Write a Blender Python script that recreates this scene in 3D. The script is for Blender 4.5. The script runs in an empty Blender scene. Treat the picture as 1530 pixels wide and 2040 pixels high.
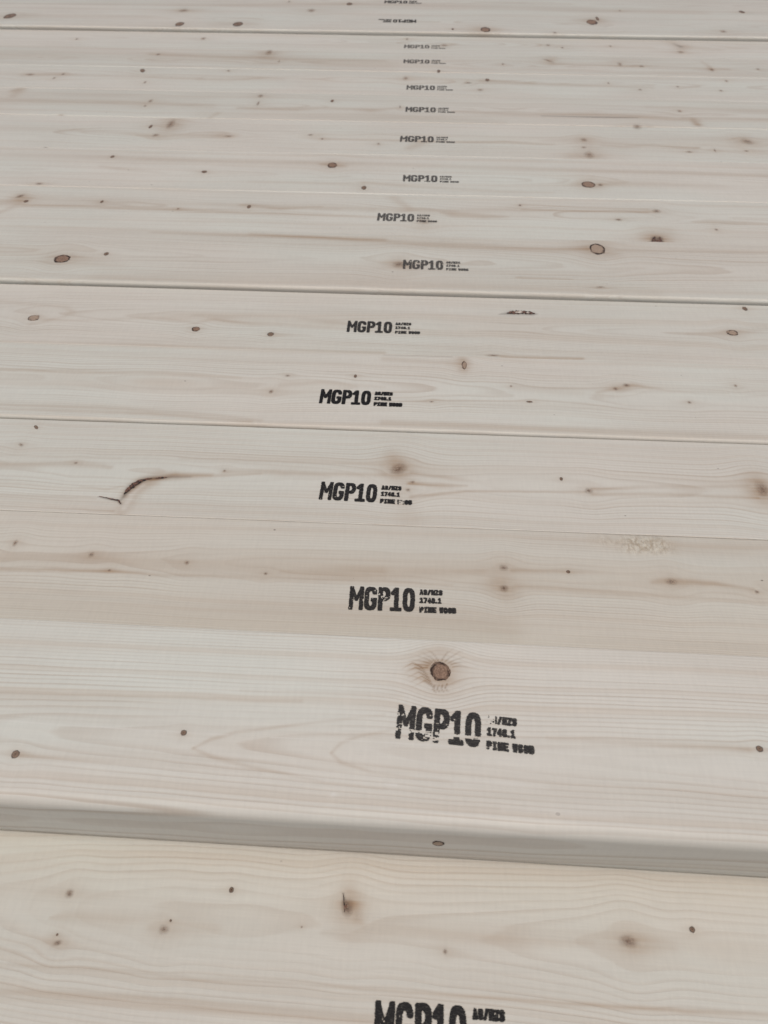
import bpy, math, random
import numpy as np

sc = bpy.context.scene
COL = sc.collection
R_ = math.radians

# ------------------------------------------------------------------ camera
F_PX, CX, CY, HORIZON = 1532.0, 765.0, 1020.0, -620.0     # measured on the 1530 x 2040 photograph
CAM_H = 0.348
PITCH = math.atan((CY - HORIZON) / F_PX)                  # below the horizontal
cam_d = bpy.data.cameras.new('camera')
cam_d.sensor_fit = 'HORIZONTAL'
cam_d.sensor_width = 36.0
cam_d.lens = 36.0 * F_PX / 1530.0
cam_d.clip_start = 0.01
cam_d.clip_end = 500.0
cam_d.dof.use_dof = True
cam_d.dof.focus_distance = 0.44
cam_d.dof.aperture_fstop = 26.0
cam = bpy.data.objects.new('camera', cam_d)
COL.objects.link(cam)
cam.location = (0, 0, CAM_H)
cam.rotation_euler = (math.pi / 2 - PITCH, 0, 0)
sc.camera = cam

# ------------------------------------------------------------------ light
SUN_EL, SUN_AZ = R_(79), R_(172)         # azimuth from +Y (beyond the stack) towards +X
w = bpy.data.worlds.new('World')
sc.world = w
w.use_nodes = True
nt = w.node_tree
bg = nt.nodes['Background']
sky = nt.nodes.new('ShaderNodeTexSky')
sky.sky_type = 'NISHITA'
sky.sun_disc = False
sky.sun_elevation = SUN_EL
sky.sun_rotation = SUN_AZ
sky.dust_density = 4.0
sky.ozone_density = 0.6
nt.links.new(sky.outputs[0], bg.inputs[0])
bg.inputs[1].default_value = 0.08
sd = bpy.data.lights.new('sun', 'SUN')
sd.energy = 1.4
sd.angle = R_(40)
sd.color = (1.0, 0.95, 0.88)
sun = bpy.data.objects.new('sun', sd)
COL.objects.link(sun)
dirv = (math.sin(SUN_AZ) * math.cos(SUN_EL), math.cos(SUN_AZ) * math.cos(SUN_EL), math.sin(SUN_EL))
from mathutils import Vector, Matrix
sun.rotation_euler = Vector(dirv).to_track_quat('Z', 'Y').to_euler()
sun.location = (0, 0, 3)
sc.view_settings.view_transform = 'Standard'
sc.view_settings.look = 'None'
sc.view_settings.exposure = 0.10
sc.view_settings.gamma = 1.0
sc.cycles.transparent_max_bounces = 12

# ------------------------------------------------------------------ maths helpers
def at(px, py, z):
    """point of the horizontal plane at height z seen at a pixel of the photograph"""
    x = (px - CX) / F_PX
    y = (py - CY) / F_PX
    dy = math.cos(PITCH) - y * math.sin(PITCH)
    dz = -math.sin(PITCH) - y * math.cos(PITCH)
    t = (z - CAM_H) / dz
    return np.array([x * t, dy * t])

def px_scale(py, z):
    """pixels per metre, sideways, at that row"""
    y = (py - CY) / F_PX
    dz = -math.sin(PITCH) - y * math.cos(PITCH)
    return F_PX / ((z - CAM_H) / dz)

def vnoise1(x, seed):
    rng = np.random.RandomState(seed)
    tab = rng.uniform(-1, 1, 512)
    i = np.floor(x).astype(int)
    f = x - i
    f = f * f * (3 - 2 * f)
    return tab[i % 512] * (1 - f) + tab[(i + 1) % 512] * f

def vnoise2(x, y, seed):
    rng = np.random.RandomState(seed)
    tab = rng.uniform(-1, 1, (128, 128))
    i = np.floor(x).astype(int); j = np.floor(y).astype(int)
    f = x - i; g = y - j
    f = f * f * (3 - 2 * f); g = g * g * (3 - 2 * g)
    i0, i1, j0, j1 = i % 128, (i + 1) % 128, j % 128, (j + 1) % 128
    return (tab[i0, j0] * (1 - f) + tab[i1, j0] * f) * (1 - g) + (tab[i0, j1] * (1 - f) + tab[i1, j1] * f) * g

# ------------------------------------------------------------------ materials
class NB:
    """small node-tree writer"""
    def __init__(self, name):
        self.m = bpy.data.materials.new(name)
        self.m.use_nodes = True
        self.t = self.m.node_tree
        self.b = self.t.nodes['Principled BSDF']
        self.out = self.t.nodes['Material Output']
    def put(self, sock, v):
        if isinstance(v, bpy.types.NodeSocket):
            self.t.links.new(v, sock)
        elif isinstance(v, tuple) and len(v) == 3 and sock.type == 'RGBA':
            sock.default_value = (*v, 1)
        else:
            sock.default_value = v
    def math(self, op, a, b=0.0, c=0.0, clamp=False):
        n = self.t.nodes.new('ShaderNodeMath'); n.operation = op; n.use_clamp = clamp
        for s, v in zip(n.inputs, (a, b, c)): self.put(s, v)
        return n.outputs[0]
    def vmath(self, op, a, b=None):
        n = self.t.nodes.new('ShaderNodeVectorMath'); n.operation = op
        self.put(n.inputs[0], a)
        if b is not None: self.put(n.inputs[1], b)
        return n.outputs['Value'] if op in ('LENGTH', 'DOT_PRODUCT') else n.outputs[0]
    def attr(self, name, kind='GEOMETRY'):
        n = self.t.nodes.new('ShaderNodeAttribute'); n.attribute_type = kind; n.attribute_name = name
        return n.outputs['Fac']
    def obj(self):
        return self.t.nodes.new('ShaderNodeTexCoord').outputs['Object']
    def noise(self, vec, scale=1.0, detail=2.0, rough=0.5, dim='3D', w=None):
        n = self.t.nodes.new('ShaderNodeTexNoise'); n.noise_dimensions = dim
        if vec is not None and 'Vector' in n.inputs and dim != '1D': self.put(n.inputs['Vector'], vec)
        if w is not None: self.put(n.inputs['W'], w)
        n.inputs['Scale'].default_value = scale; n.inputs['Detail'].default_value = detail
        n.inputs['Roughness'].default_value = rough
        return n.outputs['Fac']
    def white(self, w):
        n = self.t.nodes.new('ShaderNodeTexWhiteNoise'); n.noise_dimensions = '1D'
        self.put(n.inputs['W'], w)
        return n.outputs['Value']
    def ss(self, v, a, b, lo=0.0, hi=1.0):
        n = self.t.nodes.new('ShaderNodeMapRange'); n.interpolation_type = 'SMOOTHSTEP'
        for s, x in zip(n.inputs, (v, a, b, lo, hi)): self.put(s, x)
        return n.outputs[0]
    def mix(self, f, a, b, mode='MIX'):
        n = self.t.nodes.new('ShaderNodeMix'); n.data_type = 'RGBA'; n.blend_type = mode
        self.put(n.inputs[0], f); self.put(n.inputs[6], a); self.put(n.inputs[7], b)
        return n.outputs[2]
    def scale(self, vec, s):
        return self.vmath('MULTIPLY', vec, s)
    def comb(self, x, y, z):
        n = self.t.nodes.new('ShaderNodeCombineXYZ')
        for s, v in zip(n.inputs, (x, y, z)): self.put(s, v)
        return n.outputs[0]
    def alpha(self, a):
        tr = self.t.nodes.new('ShaderNodeBsdfTransparent')
        mx = self.t.nodes.new('ShaderNodeMixShader')
        self.put(mx.inputs[0], a)
        self.t.links.new(tr.outputs[0], mx.inputs[1])
        self.t.links.new(self.b.outputs[0], mx.inputs[2])
        self.t.links.new(mx.outputs[0], self.out.inputs[0])
    def bump(self, h, dist, strength=1.0):
        n = self.t.nodes.new('ShaderNodeBump')
        n.inputs['Strength'].default_value = strength; n.inputs['Distance'].default_value = dist
        self.put(n.inputs['Height'], h)
        self.t.links.new(n.outputs[0], self.b.inputs['Normal'])

def wood_material():
    k = NB('planed_pine')
    seed = k.attr('seed', 'OBJECT')
    warm = k.attr('warm', 'OBJECT')
    tone = k.attr('tone', 'OBJECT')
    grain = k.attr('grain', 'OBJECT')
    P = k.vmath('ADD', k.obj(), k.comb(k.math('MULTIPLY', seed, 3.7), k.math('MULTIPLY', seed, 1.3), seed))
    ring = k.attr('ring')
    # growth rings: the field comes with the mesh, the line itself is drawn here
    wob = k.noise(k.scale(P, (22, 160, 160)), 1, 2)
    r = k.math('ADD', ring, k.math('MULTIPLY_ADD', wob, 0.30, -0.15))
    fr = k.math('FRACT', r)
    per = k.white(k.math('FLOOR', r))
    along = k.noise(k.scale(P, (9, 25, 25)), 1, 2)
    up = k.ss(fr, 0.45, 0.88)
    dn = k.ss(fr, 0.90, 1.0, 1.0, 0.0)
    line = k.math('MULTIPLY', up, dn)
    amp = k.math('MULTIPLY', k.math('MULTIPLY_ADD', k.math('POWER', per, 2.0), 0.75, 0.40),
                 k.ss(along, 0.28, 0.68, 0.25, 1.15))
    line = k.math('MULTIPLY', line, amp)
    band = k.ss(k.noise(None, 0.24, 3, 0.6, '1D', k.math('ADD', r, k.math('MULTIPLY', seed, 57.0))), 0.45, 0.78)
    fibre = k.noise(k.scale(P, (38, 1300, 600)), 1, 3, 0.6)
    fib2 = k.noise(k.scale(P, (9, 260, 200)), 1, 3, 0.6)
    planer = k.noise(k.scale(P, (620, 110, 110)), 1, 2)
    blot = k.noise(k.scale(P, (7, 24, 24)), 1, 3)
    pink = k.noise(k.scale(P, (4.5, 11, 11)), 1, 2)
    tint = k.attr('tint')
    dark = k.attr('dark')
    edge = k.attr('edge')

    pale = k.mix(k.ss(pink, 0.35, 0.65), (0.620, 0.620, 0.548), (0.636, 0.602, 0.528))
    pale = k.mix(k.math('MULTIPLY', warm, 1.0), pale, (0.560, 0.488, 0.385))
    c = k.mix(k.ss(blot, 0.3, 0.72, 0.0, 0.35), pale, (0.540, 0.500, 0.430))
    c = k.mix(k.ss(k.noise(k.scale(P, (2.5, 75, 60)), 1, 3, 0.55), 0.45, 0.75, 0.0, 0.45), c, (0.528, 0.478, 0.400))
    c = k.mix(k.math('MULTIPLY', line, grain), c, (0.400, 0.310, 0.230))
    c = k.mix(k.math('MULTIPLY', band, 0.30), c, (0.480, 0.375, 0.275))
    mod = k.math('MULTIPLY', k.ss(fib2, 0.25, 0.75, 0.55, 1.35), tint)
    c = k.mix(k.math('MULTIPLY', mod, 0.8, clamp=True), c, (0.345, 0.228, 0.135))
    c = k.mix(k.math('MULTIPLY', dark, k.ss(fibre, 0.2, 0.6, 0.6, 1.1), clamp=True), c, (0.062, 0.036, 0.024))
    tr = k.attr('torn')
    tno = k.noise(k.scale(P, (420, 260, 200)), 1, 3, 0.65)
    c = k.mix(k.math('MULTIPLY', tr, 0.7), c, k.mix(k.ss(tno, 0.35, 0.65), (0.40, 0.32, 0.22), (0.66, 0.61, 0.50)))
    f = k.math('ADD', k.math('MULTIPLY_ADD', fibre, 0.11, -0.055), k.math('MULTIPLY_ADD', planer, 0.085, -0.042))
    f = k.math('ADD', f, k.math('MULTIPLY_ADD', fib2, 0.09, -0.045))
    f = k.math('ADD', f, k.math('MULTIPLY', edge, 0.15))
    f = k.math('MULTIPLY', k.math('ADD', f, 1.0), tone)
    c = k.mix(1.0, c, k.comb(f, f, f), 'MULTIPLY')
    c = k.mix(k.math('MULTIPLY', k.attr('pale'), k.ss(fibre, 0.25, 0.6, 0.3, 1.0), clamp=True), c, (0.70, 0.675, 0.61))
    # dust and resin specks
    v = k.t.nodes.new('ShaderNodeTexVoronoi')
    k.put(v.inputs['Vector'], k.scale(P, (60, 85, 85))); v.inputs['Scale'].default_value = 1
    sep = k.t.nodes.new('ShaderNodeSeparateColor'); k.t.links.new(v.outputs['Color'], sep.inputs[0])
    size = k.ss(sep.outputs[0], 0.80, 1.0, 0.0, 0.06)
    spk = k.math('LESS_THAN', v.outputs['Distance'], size)
    c = k.mix(k.math('MULTIPLY', spk, k.math('MULTIPLY_ADD', sep.outputs[1], 0.5, 0.15)), c, (0.10, 0.07, 0.05))
    k.put(k.b.inputs['Base Color'], c)
    k.put(k.b.inputs['Roughness'], k.ss(fib2, 0.2, 0.8, 0.58, 0.42))
    k.b.inputs['Specular IOR Level'].default_value = 0.32
    h = k.math('ADD', k.math('MULTIPLY', fibre, 0.6), k.math('MULTIPLY', line, -0.5))
    h = k.math('ADD', h, k.math('MULTIPLY', planer, 0.35))
    rough = k.attr('torn')
    tn = k.noise(k.scale(P, (520, 210, 210)), 1, 3, 0.65)
    h = k.math('ADD', h, k.math('MULTIPLY', k.math('MULTIPLY', tn, rough), 14.0))
    k.bump(h, 0.00012, 0.9)
    return k.m

def knot_material():
    """a unit disc seen in its own coordinates; the look comes from the knot's properties"""
    k = NB('pine_knot')
    P = k.obj()
    info = k.t.nodes.new('ShaderNodeObjectInfo').outputs['Random']
    rim, body, core, soft = (k.attr(n, 'OBJECT') for n in ('rim', 'body', 'core', 'soft'))
    Q = k.vmath('ADD', P, k.comb(k.math('MULTIPLY', info, 91.0), k.math('MULTIPLY', info, 37.0), 0.0))
    n1 = k.noise(Q, 1.7, 3, 0.6)
    n2 = k.noise(Q, 5.5, 3, 0.65)
    n3 = k.noise(Q, 16.0, 2, 0.6)
    L = k.vmath('LENGTH', k.scale(P, (1, 1, 0)))
    r = k.math('ADD', k.math('MULTIPLY', L, 1.28), k.math('ADD', k.math('MULTIPLY_ADD', n1, 0.50, -0.25), k.math('MULTIPLY_ADD', n2, 0.26, -0.13)))
    rings = k.math('SINE', k.math('MULTIPLY_ADD', n1, 5.0, k.math('MULTIPLY', r, 27.0)))
    base = k.mix(k.ss(n2, 0.3, 0.7), (0.34, 0.225, 0.152), (0.215, 0.130, 0.088))
    base = k.mix(k.ss(rings, -0.2, 0.9, 0.0, 0.55), base, (0.165, 0.10, 0.065))
    base = k.mix(k.math('SUBTRACT', 1.0, body), base, (0.48, 0.37, 0.275))
    rimf = k.math('MULTIPLY', k.ss(r, 0.62, 0.80), k.ss(r, 0.86, 1.0, 1.0, 0.15))
    rimf = k.math('MULTIPLY', rimf, k.ss(k.noise(Q, 1.3, 3, 0.6), 0.40, 0.58, 0.30, 1.5))
    crk = k.math('MULTIPLY', k.ss(k.noise(Q, 2.6, 4, 0.7), 0.50, 0.64), k.math('MULTIPLY', rim, 0.75))
    base = k.mix(k.math('MULTIPLY', crk, k.ss(r, 0.3, 0.7), clamp=True), base, (0.055, 0.030, 0.020))
    c = k.mix(k.math('MULTIPLY', rimf, rim, clamp=True), base, (0.045, 0.026, 0.018))
    cf = k.math('MULTIPLY', k.ss(k.math('MULTIPLY_ADD', n3, 0.5, r), 0.30, 0.62, 1.0, 0.0), core, clamp=True)
    c = k.mix(cf, c, (0.040, 0.024, 0.017))
    f = k.math('MULTIPLY_ADD', n3, 1.0, 0.5)
    c = k.mix(1.0, c, k.comb(f, f, f), 'MULTIPLY')
    k.put(k.b.inputs['Base Color'], c)
    k.b.inputs['Roughness'].default_value = 0.55
    k.b.inputs['Specular IOR Level'].default_value = 0.25
    hard = k.ss(r, 0.84, 0.98, 1.0, 0.0)
    sf = k.math('MULTIPLY', k.ss(r, 0.0, 0.95, 0.62, 0.0), k.ss(n2, 0.25, 0.7, 0.35, 1.0))
    a = k.math('ADD', k.math('MULTIPLY', hard, k.math('SUBTRACT', 1.0, soft)), k.math('MULTIPLY', sf, soft))
    a = k.math('ADD', a, k.math('MULTIPLY', cf, k.math('MULTIPLY', soft, 0.7)), clamp=True)
    k.alpha(a)
    k.bump(k.math('ADD', n3, k.math('MULTIPLY', rings, 0.3)), 0.00012, 0.7)
    return k.m

def ink_material():
    k = NB('stamp_ink')
    ink = k.attr('ink', 'OBJECT')
    P = k.obj()
    n = k.noise(k.scale(P, (500, 1500, 100)), 1, 2)
    c = k.mix(ink, (0.10, 0.092, 0.084), (0.011, 0.010, 0.010))
    k.put(k.b.inputs['Base Color'], c)
    k.b.inputs['Roughness'].default_value = 0.7
    k.b.inputs['Specular IOR Level'].default_value = 0.2
    k.alpha(k.math('MULTIPLY_ADD', k.math('SUBTRACT', 1.0, ink), -0.30, k.ss(n, 0.2, 0.62, 0.72, 1.0), clamp=True))
    return k.m

def bark_material():
    k = NB('bark_pocket')
    P = k.obj()
    n = k.noise(k.scale(P, (700, 900, 300)), 1, 3)
    k.put(k.b.inputs['Base Color'], k.mix(k.ss(n, 0.42, 0.62), (0.022, 0.014, 0.011), (0.21, 0.10, 0.065)))
    k.b.inputs['Roughness'].default_value = 0.7
    k.bump(n, 0.0004, 1.0)
    return k.m

def splinter_material():
    k = NB('pale_splinter')
    n = k.noise(k.scale(k.obj(), (60, 900, 300)), 1, 3)
    k.put(k.b.inputs['Base Color'], k.mix(n, (0.50, 0.42, 0.34), (0.66, 0.59, 0.50)))
    k.b.inputs['Roughness'].default_value = 0.6
    return k.m

def ground_material():
    k = NB('concrete')
    n = k.noise(k.obj(), 3.0, 5)
    k.put(k.b.inputs['Base Color'], k.mix(n, (0.22, 0.21, 0.20), (0.32, 0.31, 0.29)))
    k.b.inputs['Roughness'].default_value = 0.85
    return k.m

WOOD, KNOT, INK, BARK, SPLINTER = wood_material(), knot_material(), ink_material(), bark_material(), splinter_material()

# ------------------------------------------------------------------ the boards' plan
THICK = 0.035
YAW = 3.02
# front edge row at x = 765, height of the top above the common level (mm), yaw
EDGE = {1: (1641, 35.0, 3.45), 2: (1250, 0.0, YAW), 3: (1045, 0.12, YAW), 4: (855, 1.1, YAW), 5: (706, 0.5, YAW),
        6: (577, 4.2, YAW), 7: (475, 0.3, YAW), 8: (386, 0.6, YAW), 9: (309, 0.2, YAW), 10: (242, 0.7, YAW),
        11: (189, 0.4, YAW), 12: (142, 0.6, YAW), 13: (105, 0.3, YAW), 14: (62, 5.4, YAW), 15: (20, 4.8, YAW)}
ROWS = {0: (1700, 2040)}

class Board: pass
boards = {}
def axes(yaw):
    a = R_(yaw)
    return np.array([math.cos(a), -math.sin(a)]), np.array([math.sin(a), math.cos(a)])

U0, N0 = axes(YAW)
front = {i: float(at(765, y, z / 1000) @ N0) for i, (y, z, _) in EDGE.items()}
front[2] = front[3] - 0.0895
front[16] = front[15] + 0.0905
b1 = at(765, EDGE[1][0], 0.035)
for i in range(0, 16):
    b = Board(); b.i = i
    if i == 0:
        b.yaw, z = 3.45, 0.0003
        b.U, b.N = axes(b.yaw)
        U1, N1 = axes(EDGE[1][2])
        b.org = b1 - N1 * 0.0885
        b.width = 0.0900
    elif i == 1:
        b.yaw, z = EDGE[1][2], 0.035
        b.U, b.N = axes(b.yaw)
        b.org = b1.copy()
        b.width = 0.0893
    else:
        b.yaw, z = EDGE[i][2], EDGE[i][1] / 1000
        b.U, b.N = axes(b.yaw)
        b.org = b.N * front[i]
        b.width = front[i + 1] - front[i] - {5: .0016, 13: .0020, 3: .0010}.get(i, .00012)
    b.z = z
    b.bot = 0.0 if i == 1 else -THICK
    if i == 1: b.bot = 0.0008
    b.base = np.array([b.org[0], b.org[1], b.bot])
    b.top = z - b.bot                                    # local height of the top face
    boards[i] = b
    print('board', i, 'width mm', round(b.width * 1000, 1), 'front', b.org)

def loc(b, px, py):
    """local (along, across) of a pixel on the board's top"""
    p = at(px, py, b.z) - b.org
    return np.array([p @ b.U, p @ b.N])

# ------------------------------------------------------------------ what each board shows, as seen in the photograph
# knots: px, py, half-width px, half-height px, style, tilt deg (optional)
#   styles: R ringed with a dark rim, P pale with a dark rim, D small and dark, S faded and soft, B reddish and soft
K = {
 0: [(138,1780,15,14,'S'),(461,1773,6,7,'D'),(693,1808,20,27,'B'),(327,1852,18,15,'S'),(114,1879,15,9,'B',20),
     (1252,1876,30,19,'B'),(1379,1852,7,7,'D'),(887,1896,8,8,'S'),(340,1834,3,3,'D'),(114,1862,3,3,'D'),(601,1847,4,4,'S')],
 1: [(877,1338,25,23,'R'),(366,1460,8,7,'D'),(31,1503,10,10,'D'),(1513,1492,9,8,'D')],
 2: [(30,1082,8,11,'S'),(182,1105,10,9,'S'),(372,1121,9,8,'S'),(218,1136,6,4,'S'),(529,1143,7,5,'S'),(1003,1131,15,11,'S'),
     (1004,1172,15,12,'B'),(1132,1139,5,4,'D'),(1337,1159,20,11,'S'),(1508,1179,8,6,'S')],
 3: [(72,851,4,6,'D',40),(42,886,7,8,'S',50),(151,922,7,4,'S'),(447,938,6,4.5,'S'),(794,934,22,22,'B',-40),(822,960,8,5,'S'),
     (1118,954,4,4.5,'D'),(1173,978,14,10,'S'),(1519,975,22,24,'B'),(813,976,8,6,'S',30)],
 4: [(573,749,9,4,'S'),(540,781,9,7,'S'),(925,728,6,10,'P'),(1248,768,13,6,'S'),(1226,775,9,6,'S'),(1018,770,5,4,'S'),
     (860,801,8,3,'S'),(1055,801,8,2.2,'D'),(1465,769,6,5,'S'),(1373,802,7,5,'S'),(708,750,4,4,'D')],
 5: [(67,634,14,7,'P'),(390,656,10,5.5,'R'),(539,666,8,5,'D'),(1484,615,6,5,'D'),(1459,663,14,7,'P'),(983,708,24,4,'S')],
 6: [(124,516,20,9.5,'R'),(212,506,6,4,'D'),(1190,496,19,13,'P'),(795,527,22,10,'S'),(1196,572,16,3,'S')],
 7: [(1309,478,18,13,'S'),(1232,438,12,4,'S'),(1427,458,6,4,'S'),(843,441,12,9,'B',60),(496,412,5,4,'D'),(355,416,5,3,'S'),
     (203,402,4,3,'D'),(52,401,6,3,'D'),(40,391,9,7,'B',-40),(1308,421,14,6,'S',-25),(1036,409,6,4,'S')],
 8: [(662,329,12,6,'R'),(725,374,6,4.5,'D'),(407,342,7,3,'D'),(224,312,5,3,'D'),(78,366,14,3.5,'S'),(1172,368,17,7,'R'),(1196,369,9,4,'S')],
 9: [(340,247,13,13,'B'),(300,252,4,4,'D'),(1163,279,11,6,'S'),(1163,294,9,3,'S'),(1174,309,16,11,'S'),(1488,282,20,9,'S'),
     (1373,303,12,3,'S'),(1487,301,9,3,'S'),(310,269,12,5,'S'),(455,271,16,3,'S'),(619,269,10,3,'S'),(642,277,5,3,'S'),
     (1424,300,4,5,'S'),(754,287,6,4,'S'),(89,296,8,3,'D')],
 10: [(300,201,8,5,'S'),(514,206,5,7,'S'),(662,201,4,3,'D'),(1354,222,8,4,'S'),(1270,253,16,7,'S'),
      (289,211,6,3,'S'),(797,213,3,4,'S'),(519,191,9,5,'S')],
 11: [(808,156,9,5,'S'),(971,159,5,3,'D'),(933,165,14,3.5,'S'),(957,179,10,3.5,'S'),(284,141,6,4,'D',20),(455,141,6,3,'S',20),(126,148,6,3,'S'),
      (108,156,5,3,'S'),(1212,166,4,3,'S'),(1447,162,6,3.5,'S'),(1436,181,7,3,'S'),(1275,179,7,3,'S'),(1350,173,5,2.5,'S'),(60,149,16,3,'S'),(289,164,5,4,'S')],
 12: [(536,105,11,8,'B'),(556,123,4,3,'S'),(1093,121,8,7,'S',40),(1235,128,8,6,'S'),(1418,139,7,5,'S'),(874,142,4,3,'D'),
      (315,109,8,3,'S'),(1278,132,9,3,'S'),(1002,128,5,3,'S'),(1510,138,6,3,'S')],
 13: [(1356,104,11,4,'S'),(1092,90,7,3,'S'),(1120,95,7,2.5,'S'),(405,77,9,4,'S'),(1216,92,5,2.5,'S'),(153,78,6,2.5,'S'),(811,78,5,3,'S'),(885,90,14,4,'S',12)],
 14: [(20,32,13,5.5,'D'),(366,21,17,4.5,'S'),(620,21,15,5,'S'),(358,48,11,4.5,'D'),(474,48,12,4.5,'D'),(967,59,12,5,'R'),(1179,44,13,5,'R'),
      (1190,37,4,4,'D'),(1105,65,7,2.5,'S'),(1441,63,12,4,'S'),(902,58,3,2,'D')],
 15: [(696,8,7,3,'D'),(1478,24,7,2.6,'D'),(576,3,4,2.5,'S'),(1235,21,4,2,'S')],
}
# stains: polyline of (px, py, half-height px, strength), painted into the wood ('t' resin tint, 'd' dark)
CURL = []
_r = random.Random(4)
for _a in (-160, -148, -136, -124, -112, -99, -84, -68, -52, -40, -26):          # combed upwards and outwards from the knot
    _p = []
    for _k in range(5):
        _q = _k / 4
        _rad = 27 + 40 * _q * _r.uniform(.85, 1.1)
        _b = math.radians(_a + (14 if _a < -90 else -14) * _q * -1.4)
        _p.append((877 + _rad * math.cos(_b) * 1.05, 1338 + _rad * math.sin(_b) * .82, 1.5, (.48 - .42 * _q) * _r.uniform(.7, 1.1)))
    CURL.append(('t', _p)); CURL.append(('d', [(x, y, .7, f * .55) for x, y, h, f in _p[:4]]))
for _k in range(5):                                                     # chevrons on its left
    CURL.append(('t', [(802 + 5 * _k, 1332 + 9 * _k, 1.0, .15), (822 + 6 * _k, 1320 + 9 * _k, 1.3, .5), (838 + 6 * _k, 1328 + 10 * _k, 1.3, .45), (852 + 4 * _k, 1342 + 9 * _k, 1.0, .1)]))
    CURL.append(('d', [(822 + 6 * _k, 1320 + 9 * _k, .8, .15), (838 + 6 * _k, 1328 + 10 * _k, .8, .40), (848 + 5 * _k, 1338 + 9 * _k, .7, .1)]))
for _k in range(4):                                                     # curls under it
    CURL.append(('t', [(866 + 8 * _k, 1366 - _k, 1.2, .5), (863 + 8 * _k, 1374 - _k, 1.3, .6), (868 + 8 * _k, 1380 - _k, 1.2, .3)]))
    CURL.append(('d', [(866 + 8 * _k, 1366 - _k, .6, .25), (863 + 8 * _k, 1374 - _k, .7, .3), (868 + 8 * _k, 1380 - _k, .6, .1)]))
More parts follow.
